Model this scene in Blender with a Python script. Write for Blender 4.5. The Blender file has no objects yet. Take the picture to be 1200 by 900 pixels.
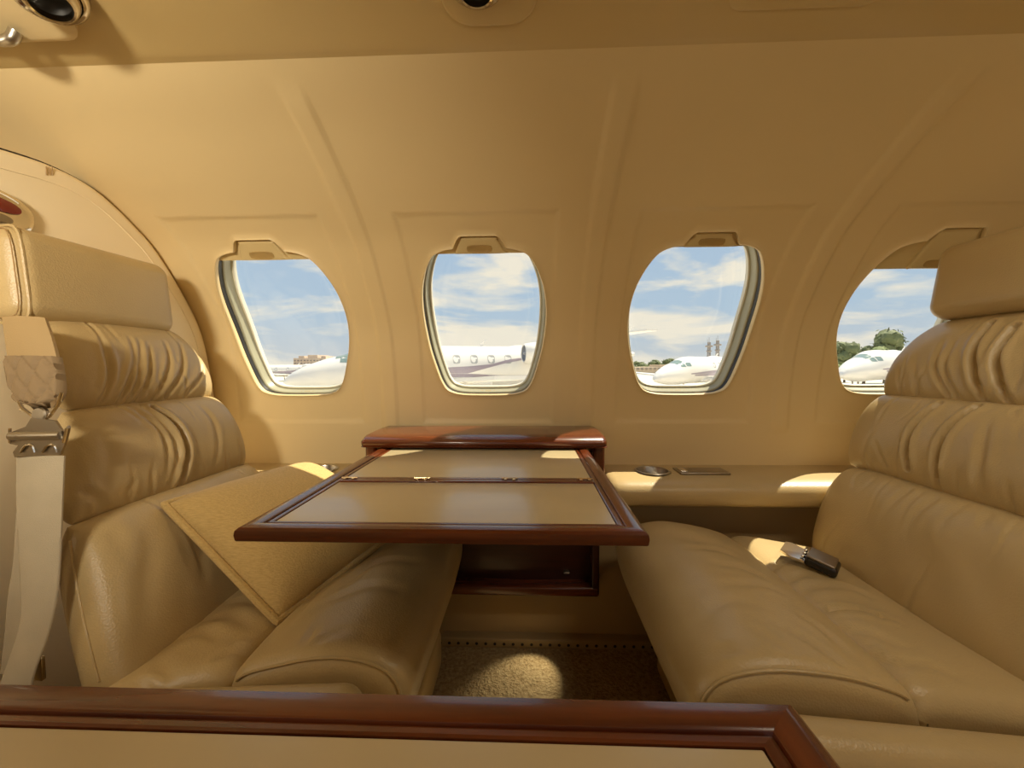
import bpy, bmesh, math, random
import numpy as np
from mathutils import Vector, Matrix
rng = np.random.default_rng(7)
random.seed(7)
COL = bpy.context.scene.collection
EYE = 0.632                       # eye height above the cabin floor; geometry below is written relative to eye level

# ---------------------------------------------------------------- camera model (used to measure, units metres)
F = 480.0
YAW, PIT, ROL = math.radians(2.2), math.radians(2.6), math.radians(0.3)
fw = np.array([-math.sin(YAW)*math.cos(PIT), math.cos(YAW)*math.cos(PIT), -math.sin(PIT)])
_r = np.array([math.cos(YAW), math.sin(YAW), 0.0]); _u = np.cross(_r, fw)
rt = _r*math.cos(ROL) - _u*math.sin(ROL); up = _u*math.cos(ROL) + _r*math.sin(ROL)
def ray(u, v): return fw*F + rt*(u-600) + up*(450-v)
def aty(u, v, Y): d = ray(u, v); return d*(Y/d[1])
def atz(u, v, Z): d = ray(u, v); return d*(Z/d[2])
def atx(u, v, X): d = ray(u, v); return d*(X/d[0])
def onplane(u, v, p, n): d = ray(u, v); return d*(np.dot(p, n)/np.dot(d, n))

# ---------------------------------------------------------------- materials
def new_mat(name):
    m = bpy.data.materials.new(name); m.use_nodes = True
    return m, m.node_tree.nodes, m.node_tree.links, m.node_tree.nodes['Principled BSDF']
def mat(name, c, rough=0.5, metal=0.0, coat=0.0, var=0.0, vscale=6.0, stretch=(1,1,1), bump=0.0, bscale=300.0, bdist=0.001, c2=None, spec=0.5, vor=False, sheen=0.0):
    m, N, L, b = new_mat(name)
    b.inputs['Base Color'].default_value = (*c, 1); b.inputs['Roughness'].default_value = rough
    b.inputs['Metallic'].default_value = metal; b.inputs['Coat Weight'].default_value = coat
    b.inputs['Coat Roughness'].default_value = 0.08; b.inputs['Specular IOR Level'].default_value = spec
    b.inputs['Sheen Weight'].default_value = sheen
    tc = N.new('ShaderNodeTexCoord')
    if var or c2:
        mp = N.new('ShaderNodeMapping'); mp.inputs['Scale'].default_value = stretch
        L.new(tc.outputs['Object'], mp.inputs['Vector'])
        nz = N.new('ShaderNodeTexNoise'); nz.inputs['Scale'].default_value = vscale; nz.inputs['Detail'].default_value = 5
        L.new(mp.outputs['Vector'], nz.inputs['Vector'])
        rp = N.new('ShaderNodeValToRGB')
        a = c2 if c2 else tuple(x*(1-var) for x in c)
        z = c if c2 else tuple(min(1, x*(1+var)) for x in c)
        rp.color_ramp.elements[0].color = (*a, 1); rp.color_ramp.elements[0].position = .3
        rp.color_ramp.elements[1].color = (*z, 1); rp.color_ramp.elements[1].position = .7
        L.new(nz.outputs['Fac'], rp.inputs['Fac']); L.new(rp.outputs['Color'], b.inputs['Base Color'])
    if bump:
        if vor:
            t = N.new('ShaderNodeTexVoronoi'); out = 'Distance'
        else:
            t = N.new('ShaderNodeTexNoise'); t.inputs['Detail'].default_value = 3; out = 'Fac'
        t.inputs['Scale'].default_value = bscale
        L.new(tc.outputs['Object'], t.inputs['Vector'])
        bp = N.new('ShaderNodeBump'); bp.inputs['Strength'].default_value = bump; bp.inputs['Distance'].default_value = bdist
        L.new(t.outputs[out], bp.inputs['Height']); L.new(bp.outputs['Normal'], b.inputs['Normal'])
    return m
M = {}
M['leather'] = mat('cream_tan_leather', (.495,.370,.182), .36, var=.05, vscale=9, bump=.25, bscale=420, vor=True, spec=.4)
M['stitch'] = mat('stitch_thread', (.36,.23,.10), .6)
M['liner'] = mat('cream_wall_covering', (.71,.56,.305), .5, var=.02, vscale=3, bump=.08, bscale=500)
M['ceil'] = mat('tan_ceiling_covering', (.58,.43,.19), .5, var=.02, vscale=3, bump=.08, bscale=500)
M['panel_cream'] = mat('cream_upholstered_panel', (.90,.78,.55), .5, var=.02, vscale=4, bump=.1, bscale=400)
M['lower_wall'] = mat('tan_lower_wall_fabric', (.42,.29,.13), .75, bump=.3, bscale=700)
M['shade'] = mat('cream_shade_plastic', (.62,.49,.25), .4)
M['slot'] = mat('shade_grip_plastic', (.40,.27,.10), .45)
M['black'] = mat('black_rubber', (.012,.01,.008), .5)
M['olive'] = mat('olive_grey_frame_paint', (.36,.35,.25), .35, spec=.5)
M['pale'] = mat('pale_frame_trim', (.70,.68,.58), .35)
M['wood'] = mat('mahogany', (.150,.034,.008), .25, coat=.35, c2=(.070,.014,.004), vscale=7, stretch=(1.2,14,14))
M['wood_y'] = mat('mahogany_crossgrain', (.150,.034,.008), .25, coat=.35, c2=(.070,.014,.004), vscale=7, stretch=(14,1.2,14))
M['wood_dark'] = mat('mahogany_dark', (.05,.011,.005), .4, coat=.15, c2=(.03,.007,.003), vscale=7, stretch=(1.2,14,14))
M['inlay'] = mat('cream_table_inlay', (.54,.44,.26), .27, var=.04, vscale=5, coat=.15, stretch=(.6,3,1))
M['brass'] = mat('brass_hinge', (.85,.66,.38), .25, 1)
M['chrome'] = mat('chrome', (.80,.74,.64), .12, 1)
M['steel'] = mat('brushed_steel', (.50,.46,.40), .3, 1)
M['gunmetal'] = mat('satin_steel', (.36,.31,.24), .38, 1)
M['blackplastic'] = mat('black_plastic', (.02,.016,.012), .25)
M['web'] = mat('beige_webbing', (.47,.40,.28), .7, var=.05, vscale=30, bump=.5, bscale=900)
M['pad'] = mat('brown_suede_pad', (.26,.18,.095), .8, bump=.2, bscale=500)
M['strap'] = mat('tan_strap', (.38,.265,.125), .65, bump=.3, bscale=700)
M['pillow'] = mat('gold_tweed', (.62,.435,.17), .85, c2=(.48,.325,.11), vscale=150, stretch=(.6,5,5), bump=.6, bscale=380, bdist=.002, sheen=.2)
M['carpet'] = mat('tan_carpet', (.50,.37,.185), .95, c2=(.27,.18,.075), vscale=170, bump=1.0, bscale=170, bdist=.006, vor=False)
M['track'] = mat('tan_floor_track', (.36,.255,.12), .5)
M['red'] = mat('red_lens', (.17,.008,.005), .15, coat=.6)
M['white'] = mat('white_aircraft_paint', (.80,.78,.74), .3, coat=.3)
M['stripe'] = mat('plum_grey_stripe', (.33,.28,.33), .4)
M['glassdark'] = mat('tinted_cockpit_glass', (.20,.28,.27), .1)
M['cabinglass'] = mat('grey_cabin_glass', (.42,.43,.42), .2)
M['intake'] = mat('grey_intake', (.30,.32,.36), .5)
M['tyre'] = mat('tyre_rubber', (.05,.05,.05), .8)
M['apron'] = mat('pale_concrete', (.62,.58,.50), .9, var=.06, vscale=.2)
M['brick'] = mat('tan_brick', (.52,.42,.34), .9, var=.1, vscale=1)
M['bwin'] = mat('building_glass', (.20,.18,.18), .3)
M['leaf'] = mat('tree_leaves', (.19,.22,.10), .8, c2=(.10,.13,.055), vscale=.9)
M['leaf2'] = mat('hedge_leaves', (.24,.30,.10), .8, c2=(.13,.18,.06), vscale=.9)
M['bark'] = mat('bark', (.15,.10,.06), .9)
M['mast'] = mat('mast_steel', (.35,.31,.28), .6)
M['tanwall'] = mat('tan_stucco', (.62,.50,.36), .9)
def glass_mat():
    m, N, L, b = new_mat('acrylic_pane'); N.remove(b)
    t = N.new('ShaderNodeBsdfTransparent'); t.inputs['Color'].default_value = (.96,.97,.97,1)
    g = N.new('ShaderNodeBsdfGlossy'); g.inputs['Roughness'].default_value = .02
    mx = N.new('ShaderNodeMixShader'); mx.inputs[0].default_value = .04
    L.new(t.outputs[0], mx.inputs[1]); L.new(g.outputs[0], mx.inputs[2])
    L.new(mx.outputs[0], N['Material Output'].inputs['Surface'])
    return m
M['glass'] = glass_mat()

# ---------------------------------------------------------------- mesh helpers
def root_off(p):
    o = Vector((0,0,0))
    while p is not None:
        o += p.location; p = p.parent
    return np.array(o)
class MB:
    def __init__(s): s.v = []; s.f = []
    def n(s): return len(s.v)
    def grid(s, P, closed_u=False, closed_v=False, flip=False):
        """P[i][j] points -> quads"""
        P = np.asarray(P, float); a, b = P.shape[:2]; k = len(s.v)
        s.v.extend(P.reshape(-1, 3).tolist())
        for i in range(a if closed_u else a-1):
            for j in range(b if closed_v else b-1):
                i2, j2 = (i+1) % a, (j+1) % b
                q = (k+i*b+j, k+i2*b+j, k+i2*b+j2, k+i*b+j2)
                s.f.append(q[::-1] if flip else q)
        return s
    def poly(s, pts, flip=False):
        k = len(s.v); s.v.extend([list(map(float, p)) for p in pts]); q = tuple(range(k, k+len(pts)))
        s.f.append(q[::-1] if flip else q); return s
    def prism(s, pts, d):
        """planar outline extruded by vector d"""
        pts = [np.array(p, float) for p in pts]; d = np.array(d, float)
        s.poly(pts, flip=True); s.poly([p+d for p in pts])
        n = len(pts)
        for i in range(n):
            a, b = pts[i], pts[(i+1) % n]; s.poly([a, b, b+d, a+d])
        return s
    def tube(s, path, r, n=10, closed=False, cap=True):
        path = np.asarray(path, float); m = len(path)
        rad = np.full(m, r) if np.isscalar(r) else np.asarray(r)
        T = np.zeros_like(path)
        for i in range(m):
            if closed: T[i] = path[(i+1) % m]-path[i-1]
            else: T[i] = path[min(i+1, m-1)]-path[max(i-1, 0)]
        T /= np.linalg.norm(T, axis=1)[:, None]+1e-12
        ref = np.array([0, 0, 1.0]) if abs(T[0][2]) < .9 else np.array([1.0, 0, 0])
        nrm = np.cross(T[0], ref); nrm /= np.linalg.norm(nrm); R = []
        for i in range(m):
            nrm = nrm - T[i]*np.dot(nrm, T[i]); nrm /= np.linalg.norm(nrm); bn = np.cross(T[i], nrm)
            R.append([path[i]+rad[i]*(math.cos(2*math.pi*k/n)*nrm+math.sin(2*math.pi*k/n)*bn) for k in range(n)])
        s.grid(R, closed_u=closed, closed_v=True)
        if cap and not closed: s.poly(R[0]); s.poly(R[-1], flip=True)
        return s
    def rbox(s, c, size, r, seg=4, rot=None, taper=None):
        c = np.array(c, float); h = np.array(size, float)/2; r = min(r, min(h)*.999)
        ang = np.linspace(-1, 1, 2*seg+1)
        def axis(hh):
            e = np.tan(np.linspace(0, math.pi/4, seg+1))
            lo = -hh + r*(1-e[::-1]) ; hi = hh - r*(1-e)
            return np.concatenate([lo, hi])
        ax = [axis(x) for x in h]; k0 = len(s.v)
        for d in range(3):
            for sg in (-1, 1):
                a1, a2 = (d+1) % 3, (d+2) % 3
                A, B = np.meshgrid(ax[a1], ax[a2], indexing='ij')
                P = np.zeros(A.shape+(3,)); P[..., a1] = A; P[..., a2] = B; P[..., d] = sg*h[d]
                inner = np.clip(P, -(h-r), h-r); D = P-inner
                D /= np.linalg.norm(D, axis=-1, keepdims=True)+1e-12
                P = inner+D*r
                if taper is not None: P = taper(P)
                if rot is not None: P = P @ np.array(rot).T
                s.grid(P+c, flip=(sg < 0))
        return s
    def lathe(s, prof, c, ax=(0,0,1), n=32):
        """prof: (radius, height) list"""
        c = np.array(c, float); a = np.array(ax, float); a /= np.linalg.norm(a)
        ref = np.array([1., 0, 0]) if abs(a[0]) < .9 else np.array([0, 1., 0])
        e1 = np.cross(a, ref); e1 /= np.linalg.norm(e1); e2 = np.cross(a, e1)
        R = [[c+a*z+r*(math.cos(2*math.pi*k/n)*e1+math.sin(2*math.pi*k/n)*e2) for k in range(n)] for r, z in prof]
        return s.grid(R, closed_v=True, flip=True)
    def build(s, name, m, parent=None, smooth=True, angle=40, weld=True, recalc=True):
        me = bpy.data.meshes.new(name)
        off = root_off(parent)
        vv = (np.array(s.v)-off).tolist()
        me.from_pydata(vv, [], s.f)
        bm = bmesh.new(); bm.from_mesh(me)
        if weld: bmesh.ops.remove_doubles(bm, verts=bm.verts, dist=2e-6)
        if recalc: bmesh.ops.recalc_face_normals(bm, faces=bm.faces)
        bm.to_mesh(me); bm.free()
        me.polygons.foreach_set('use_smooth', [smooth]*len(me.polygons))
        if smooth and angle: me.set_sharp_from_angle(angle=math.radians(angle))
        me.materials.append(m if not isinstance(m, str) else M[m])
        o = bpy.data.objects.new(name, me); COL.objects.link(o)
        if parent is not None: o.parent = parent
        return o
def tag(o, label=None, cat=None, group=None, kind=None):
    if label: o['label'] = label
    if cat: o['category'] = cat
    if group: o['group'] = group
    if kind: o['kind'] = kind
    return o
def thing(name, loc, label, cat, group=None):
    o = bpy.data.objects.new(name, None); o.empty_display_size = .05; COL.objects.link(o)
    o.location = [float(x) for x in loc]; return tag(o, label, cat, group)
def kids(o): return [c for c in bpy.data.objects if c.parent == o]
def copy_tree(o, parent=None):
    c = o.copy(); COL.objects.link(c)
    if parent is not None: c.parent = parent
    for ch in kids(o): copy_tree(ch, c)
    return c
def sstep(a, b, x):
    t = np.clip((x-a)/(b-a), 0, 1); return t*t*(3-2*t)
def catmull(P, n=16):
    P = np.asarray(P, float); Q = np.vstack([2*P[0]-P[1], P, 2*P[-1]-P[-2]]); out = []
    for i in range(1, len(Q)-2):
        p0, p1, p2, p3 = Q[i-1:i+3]
        for t in np.linspace(0, 1, n, endpoint=False):
            out.append(.5*((2*p1)+(-p0+p2)*t+(2*p0-5*p1+4*p2-p3)*t*t+(-p0+3*p1-3*p2+p3)*t**3))
    out.append(P[-1]); return np.array(out)
def resample(P, n):
    P = np.asarray(P, float); d = np.r_[0, np.cumsum(np.linalg.norm(np.diff(P, axis=0), axis=1))]
    t = np.linspace(0, d[-1], n); return np.stack([np.interp(t, d, P[:, k]) for k in range(P.shape[1])], 1)

# ---------------------------------------------------------------- side wall liner
WX = [-.564, -.099, .372, .844]; SP = .4707
prof = catmull([(.30,.515),(.43,.482),(.564,.412),(.665,.366),(.79,.292),(.862,.232),(.952,.105),(.985,-.01),(.997,-.10),(1.0,-.19),(.995,-.27),(.975,-.40),(.935,-.632)], 40)
d_ = np.r_[0, np.cumsum(np.linalg.norm(np.diff(prof, axis=0), axis=1))]
T_ALL = -(d_ - np.interp(.105, prof[::-1, 1], d_[::-1]))      # increases upward, 0 at window centre height
TT = T_ALL[::-1]; PY = prof[::-1, 0]; PZ = prof[::-1, 1]
def ty(t): return np.interp(t, TT, PY)
def tz(t): return np.interp(t, TT, PZ)
def t_of_z(z): return np.interp(z, PZ, TT)
def nrm_in(t):
    e = .004; dy = ty(t+e)-ty(t-e); dz = tz(t+e)-tz(t-e); l = np.hypot(dy, dz)+1e-12
    return -dz/l, dy/l        # (ny, nz) pointing into the cabin
def W(x, t, d=0.0):
    """wall point; d = depth outboard of the liner face"""
    x, t, d = np.broadcast_arrays(np.asarray(x, float), np.asarray(t, float), np.asarray(d, float))
    ny, nz = nrm_in(t)
    return np.stack([x, ty(t)-d*ny, tz(t)-d*nz], -1)
T_PT, T_PB = t_of_z(.290), t_of_z(-.137)
HB = .5*(.1815+.1690); TC = .5*(-.1815+.1690)
_half = [(0,-.1815),(.030,-.1812),(.058,-.1800),(.080,-.1760),(.097,-.1670),(.110,-.1460),(.122,-.1090),(.1335,-.0640),(.1400,-.0150),(.1405,.0300),(.1345,.0750),(.1215,.1150),(.1060,.1440),(.092,.1570),(.070,.1650),(.040,.1685),(0,.1690)]
_TC = .5*(-.1815+.1690)
_oc = catmull(_half, 12); _oc = np.vstack([_oc, (_oc*[-1, 1])[::-1]]); _oc[:, 1] -= _TC
_oa = np.arctan2(_oc[:, 1], _oc[:, 0]); _or = np.hypot(_oc[:, 0], _oc[:, 1]); _oi = np.argsort(_oa)
def r_open(th, grow=0.0):
    th = (np.asarray(th)+math.pi) % (2*math.pi)-math.pi
    return np.interp(th, _oa[_oi], _or[_oi], period=2*math.pi)+grow*1.04
BUMP = [(-.060, HB-.012), (-.043, HB+.020), (-.036, HB+.026), (.036, HB+.026), (.043, HB+.020), (.060, HB-.012)]
def r_bump(th):
    r = np.zeros_like(th); dx, dy = np.cos(th), np.sin(th)
    for (x1, y1), (x2, y2) in zip(BUMP[:-1], BUMP[1:]):
        ex, ey = x2-x1, y2-y1; den = dx*ey-dy*ex
        den = np.where(np.abs(den) < 1e-9, 1e-9, den)
        rr = (x1*ey-y1*ex)/den; k = (x1*dy-y1*dx)/den
        ok = (k >= 0) & (k <= 1) & (rr > 0); r = np.where(ok, np.maximum(r, rr), r)
    return r
def r_hole(th):
    a, b = r_open(th), r_bump(th); m = np.maximum(a, b)
    return m
RIBX = [-.340, .140, .603, .844+SP/2]
T_RT = t_of_z(.405)
def disp(x, t):
    d = np.zeros_like(x)
    for wx in WX:
        a = sstep(-.160, -.154, x-wx)*(1-sstep(.154, .160, x-wx))
        b = sstep(T_PB-.003, T_PB+.003, t)*(1-sstep(T_PT-.003, T_PT+.003, t))
        d -= .0032*a*b
    for rx in RIBX:
        d += .0042*sstep(-.021, -.014, x-rx)*(1-sstep(.014, .021, x-rx))*sstep(T_PB-.03, T_PB-.01, t)*(1-sstep(T_RT-.06, T_RT, t))
    return d
T_HI, T_LO = t_of_z(.335), t_of_z(-.215)
NH, NV, NR = 110, 120, 30
wall = MB()
ex = np.linspace(-.5, .5, NH+1); ev = np.linspace(0, 1, NV+1)
cells = [WX[0]+SP*k for k in range(-2, 6)]
for ci, cx in enumerate(cells):
    has = any(abs(cx-w) < .02 for w in WX)
    if has: cx = min(WX, key=lambda w: abs(w-cx))
    cc = WX[0]+SP*(ci-2); xl, xr = cc-SP/2, cc+SP/2
    xs = np.linspace(xl, xr, NH+1)
    for (t0, t1, nn) in ((T_LO-.42, T_LO, 30), (T_HI, TT[-1], 50)):
        ts = np.linspace(max(t0, TT[0]), t1, nn); X, Tm = np.meshgrid(xs, ts, indexing='ij')
        wall.grid(W(X, Tm, -disp(X, Tm)))
    if not has:
        ts = np.linspace(T_LO, T_HI, NV+1); X, Tm = np.meshgrid(xs, ts, indexing='ij')
        wall.grid(W(X, Tm, -disp(X, Tm))); continue
    tv = np.linspace(T_LO, T_HI, NV+1)
    rect = [(x, T_LO) for x in xs[:-1]]+[(xr, t) for t in tv[:-1]]+[(x, T_HI) for x in xs[:0:-1]]+[(xl, t) for t in tv[:0:-1]]
    rect = np.array(rect); th = np.arctan2(rect[:, 1]-TC, rect[:, 0]-cx); rh = r_hole(th)
    hole = np.stack([cx+rh*np.cos(th), TC+rh*np.sin(th)], 1)
    P = []
    for k in (3, 2, 1):                           # rolled lip of the opening
        a = k*math.pi/6
        hx = cx+(rh+.004*(1-math.sin(a)))*np.cos(th) ; ht = TC+(rh+.004*(1-math.sin(a)))*np.sin(th)
        if k == 3: P.append(W(cx+rh*np.cos(th), TC+rh*np.sin(th), .009))
        P.append(W(hx, ht, .004*(1-math.cos(a))-.0025))
    for q in np.linspace(0, 1, NR)**1.15:
        h2 = np.stack([cx+(rh+.004)*np.cos(th), TC+(rh+.004)*np.sin(th)], 1)
        p = h2*(1-q)+rect*q
        dist = np.linalg.norm(p-h2, axis=1)
        P.append(W(p[:, 0], p[:, 1], -disp(p[:, 0], p[:, 1])-.0025*np.exp(-(dist/.005)**2)))
    wall.grid(np.array(P), closed_v=True)
ww = tag(wall.build('wall_window_side', 'liner', angle=60), kind='structure', label='cream cabin side wall with four window openings and raised ribs')
wn = ww.copy(); wn.name = 'wall_aisle_side'; COL.objects.link(wn); wn.scale.y = -1; wn.location.y = .47   # the opposite side wall behind the camera
wn['label'] = 'cream cabin side wall behind the camera, mirror twin of the window side'

# ---------------------------------------------------------------- windows and shades
THW = np.linspace(0, 2*math.pi, 160, endpoint=False)
def ring(cx, spec):
    return np.array([W(cx+r_open(THW, g)*np.cos(THW), TC+r_open(THW, g)*np.sin(THW), d) for g, d in spec])
for i, cx in enumerate(WX):
    root = thing('window_%d' % (i+1), W(cx, TC-HB, .03), None, None); root['kind'] = 'structure'
    root['label'] = 'rounded cabin window, number %d from the left' % (i+1)
    MB().grid(ring(cx, [(.010,.0135),(.002,.0140),(.001,.024),(.010,.026),(.010,.0135)]), closed_v=True).build('seal', 'black', root)
    MB().grid(ring(cx, [(.010,.0245),(-.001,.0255),(-.003,.028),(-.005,.040),(-.0065,.045),(-.009,.047),(-.009,.060),(.010,.060),(.010,.0245)]), closed_v=True).build('frame', 'olive', root, angle=25)
    MB().grid(ring(cx, [(-.0088,.0462),(-.0115,.0468),(-.0125,.049),(-.0125,.058),(-.006,.058)]), closed_v=True).build('inner_trim', 'pale', root)
    g = MB(); R = np.array([ring(cx, [(-.0115,.056)])[0], ring(cx, [(-.0115,.059)])[0]])
    g.grid(R, closed_v=True); g.poly(R[0]); g.poly(R[1], flip=True)
    g.build('pane', 'glass', root, smooth=False)
    mk = MB()                                      # row of small stamped marks along the foot of the frame
    for k in range(9):
        if k in (2, 6): continue
        x0 = cx-.022+k*.005; hgt = (.0026, .0036, 0, .0036, .003, .0036, 0, .0032, .0026)[k]
        mk.grid([[W(x, TC-r_open(np.array([-math.pi/2]), g2)[0], d2-.0004) for g2, d2 in ((-.0034,.0305),(-.0034-.0006*hgt*1000*.5,.0305+hgt*1.6))] for x in (x0, x0+.0032)])
    mk.build('stamped_marks', 'slot', root, smooth=False)
VS = {0: (337,305), 1: (571,297.5), 2: (815,289.5), 3: (1062,315)}
for i, cx in enumerate(WX):
    # lower edge of the shade: find t where it projects to the measured row
    v = VS[i]; ts = np.linspace(.02, .25, 600); pts = W(cx, ts, .008)
    pp = [450-F*np.dot(p, up)/np.dot(p, fw) for p in pts]
    t_low = ts[int(np.argmin(np.abs(np.array(pp)-v[1])))]
    lab = ['cream window shade raised at the leftmost window', 'cream window shade raised at the window above the open table',
           'cream window shade raised at the window right of the table', 'cream window shade lowest of the four, behind the right seat headrest'][i]
    root = thing('window_shade', W(cx, t_low, .008), lab, 'window shade', 'raised window shades')
    tt = TC+HB+.045; X, Tm = np.meshgrid(np.linspace(cx-.160, cx+.160, 24), np.linspace(t_low, tt, 20), indexing='ij')
    p = MB(); A, B = W(X, Tm, .0098), W(X, Tm, .0125); p.grid(A); p.grid(B, flip=True)
    for e1, e2 in ((A[:, 0], B[:, 0]), (A[0], B[0]), (A[-1], B[-1]), (A[:, -1], B[:, -1])): p.grid([e1, e2])
    p.build('shade_panel', 'shade', root)
    # raised pull tab following the bump of the opening
    tb = t_low+.002; top = TC+HB+.020
    out = [(-.052,tb),(.052,tb),(.050,tb+.006),(.038,top-.006),(.031,top),(-.031,top),(-.038,top-.006),(-.050,tb+.006)]
    o2 = catmull(out+[out[0]], 4)[:-1]
    P = []
    for sc, d in ((1.0,.0096),(1.0,.005),(.95,.0028),(.90,.0024),(.6,.0024),(.3,.0024),(.02,.0024)):
        cxx, ctt = 0, (tb+top)/2
        P.append([W(cx+x*sc, ctt+(t-ctt)*sc, d) for x, t in o2])
    tabm = MB(); tabm.grid(P, closed_v=True); tabm.poly(P[-1], flip=True)
    pt = tabm.build('pull_tab', 'shade', root)
    sl = MB(); h = min(.0075, (top-tb)*.26); tcn = tb+h*1.1+.0035
    o3 = []
    for a in np.linspace(0, 2*math.pi, 28, endpoint=False):
        c, s = math.cos(a), math.sin(a); r = ((abs(c)/.024)**4+(abs(s)/h)**4)**-.25; o3.append((r*c, r*s))
    P = [[W(cx+x*k, tcn+t*k, d) for x, t in o3] for k, d in ((1.12,.0026),(1.08,.0012),(1.0,.0010),(.90,.0018),(.5,.0020),(.05,.0020))]
    sl.grid(P, closed_v=True); sl.poly(P[-1], flip=True); sl.build('finger_grip', 'slot', pt)

# ---------------------------------------------------------------- floor, ceiling, end walls
fl = MB(); fl.rbox((-.1, .2, -.642), (3.5, 1.62, .02), .004, 2)
tag(fl.build('floor', 'carpet'), kind='structure')
tr = MB(); tr.rbox((.05,.905,-.622), (1.7,.035,.022), .004, 2)
trk = tag(tr.build('trim_1', 'track'), kind='structure', label='tan floor track along the side wall with a row of small holes')
hs = MB()
for k in range(28):
    hs.lathe([(0.0035,0),(.0028,.0006),(0,.0006)], (-.26+k*.0205,.8870,-.6225), (0,-1,0), 10)
hs.build('perforations', 'black', trk)
cl = MB()
sec = catmull([(.30,.470),(.42,.437),(.53,.4175),(.556,.4145),(.566,.4150),(.5715,.4195),(.572,.428),(.564,.434),(.50,.442),(.30,.49)], 8)
X = np.linspace(-1.75, 1.45, 40)
cl.grid([[(x, y, z) for y, z in sec] for x in X])
cl.grid([[(x, .47-y, z) for y, z in sec] for x in X])
cl.grid([[(x, y, z) for y, z in ((.30,.470),(.27,.51),(.235,.53),(.20,.51),(.17,.470))] for x in X])
tag(cl.build('ceiling', 'ceil', angle=50), kind='structure')
XR = 1.12
rw = MB(); rw.prism([(XR, y, z) for y, z in ((-.50,-.632),(.93,-.632),(1.0,-.2),(.95,.11),(.79,.30),(.56,.42),(.3,.53),(.17,.53),(-.09,.42),(-.32,.30),(-.48,.11),(-.53,-.2))], (.03,0,0))
tag(rw.build('wall_right', 'panel_cream', smooth=False), kind='structure')

we = MB(); we.prism([(-1.73, y, z) for y, z in ((-.50,-.632),(.93,-.632),(1.0,-.2),(.95,.11),(.79,.30),(.56,.42),(.3,.53),(.17,.53),(-.09,.42),(-.32,.30),(-.48,.11),(-.53,-.2))], (-.03,0,0))
tag(we.build('wall_forward', 'panel_cream', smooth=False), kind='structure')

# upholstered divider behind the left seat
XD = -.775
edge = [(ty(t)-.006, tz(t)) for t in np.linspace(t_of_z(-.5), t_of_z(.27), 60)]
edge += [tuple(p) for p in catmull([(ty(t_of_z(.27))-.006,.27),(.765,.304),(.715,.326),(.655,.332),(.58,.324),(.47,.312),(.40,.295),(.352,.25),(.335,.20)], 10)[1:]]
outl = np.array([(.905,-.630)]+[(y, z) for y, z in edge]+[(.335,-.630)])
def inset_poly(P, d):
    out = []
    n = len(P)
    for i in range(n):
        a, b, c = P[i-1], P[i], P[(i+1) % n]
        t = (c-a)/(np.linalg.norm(c-a)+1e-12); nn = np.array([-t[1], t[0]])
        out.append(b+nn*d)
    return np.array(out)
dv = thing('wall_left', (XD-.02,.6,-.632), None, None); dv['kind'] = 'structure'
dv['label'] = 'cream upholstered partition with an arched top behind the left seat'
b = MB(); Rg = [[(XD-.045, y, z) for y, z in outl]]
for k in range(5):
    a = k*math.pi/8; Rg.append([(XD-.012+.012*math.sin(a), y, z) for y, z in inset_poly(outl, .012*(1-math.cos(a)))])
b.grid(Rg, closed_v=True); b.poly(Rg[0]); b.poly(Rg[-1], flip=True); b.build('panel', 'panel_cream', dv, angle=60)
n0 = 50; sm = inset_poly(outl, .030)[20:118]
MB().tube([(XD+.0003, y, z) for y, z in sm], .0011, 6).build('seam', 'panel_cream', dv)
g = inset_poly(outl, -.004)[1:-1]
MB().grid([[(XD-.016, y, z) for y, z in inset_poly(outl, .002)[1:-1]], [(XD-.015, y, z) for y, z in g], [(XD-.03, y, z) for y, z in g]]).build('edge_gap', 'black', dv)
# fin strip: pair of stitched lines on the arched edge of the partition
st = MB()
for du in (0, 3.5, 7):
    p0, p1 = atx(54+du, 195, XD+.001), atx(54.5+du, 205, XD+.001)
    st.tube([p0, p1], .0007, 5)
st.build('cross_stitch', 'stitch', dv)

# exit-style lens lamp on the partition
c = atx(7, 249, XD); lp = thing('marker_lamp', (XD, c[1]-.015, c[2]-.03), 'red lensed marker lamp in an oval chrome bezel on the cream partition', 'lamp')
ln = MB(); E1 = np.array([0, -.97, .10]); E2 = np.array([0, .10, .97]); cen = np.array([XD, c[1]-.030, c[2]+.0])
def oval(a, b, x, off=(0, 0)):
    return [cen+np.array([x, 0, 0])+E1*(off[0]+a*np.sign(math.cos(t))*abs(math.cos(t))**.8)+E2*(off[1]+b*np.sign(math.sin(t))*abs(math.sin(t))**.8) for t in np.linspace(0, 2*math.pi, 48, endpoint=False)]
P = [oval(.062,.033,0),oval(.060,.031,.008),oval(.054,.026,.0105),oval(.050,.022,.0095)]
ln.grid(P, closed_v=True); ln.poly(P[-1], flip=True); ln.build('bezel', 'chrome', lp)
l2 = MB(); P = [oval(.042,.0115,.0085,(0,.008)),oval(.040,.010,.0125,(0,.008)),oval(.030,.006,.0140,(0,.008))]; l2.grid(P, closed_v=True); l2.poly(P[-1], flip=True)
tag(l2.build('lens', 'red', lp), label='dark red lens')
l3 = MB(); P = [oval(.020,.007,.0085,(-.012,-.012)),oval(.018,.006,.0135,(-.012,-.012))]; l3.grid(P, closed_v=True); l3.poly(P[-1], flip=True)
tag(l3.build('switch', 'gunmetal', lp), label='dark grey switch')

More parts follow.
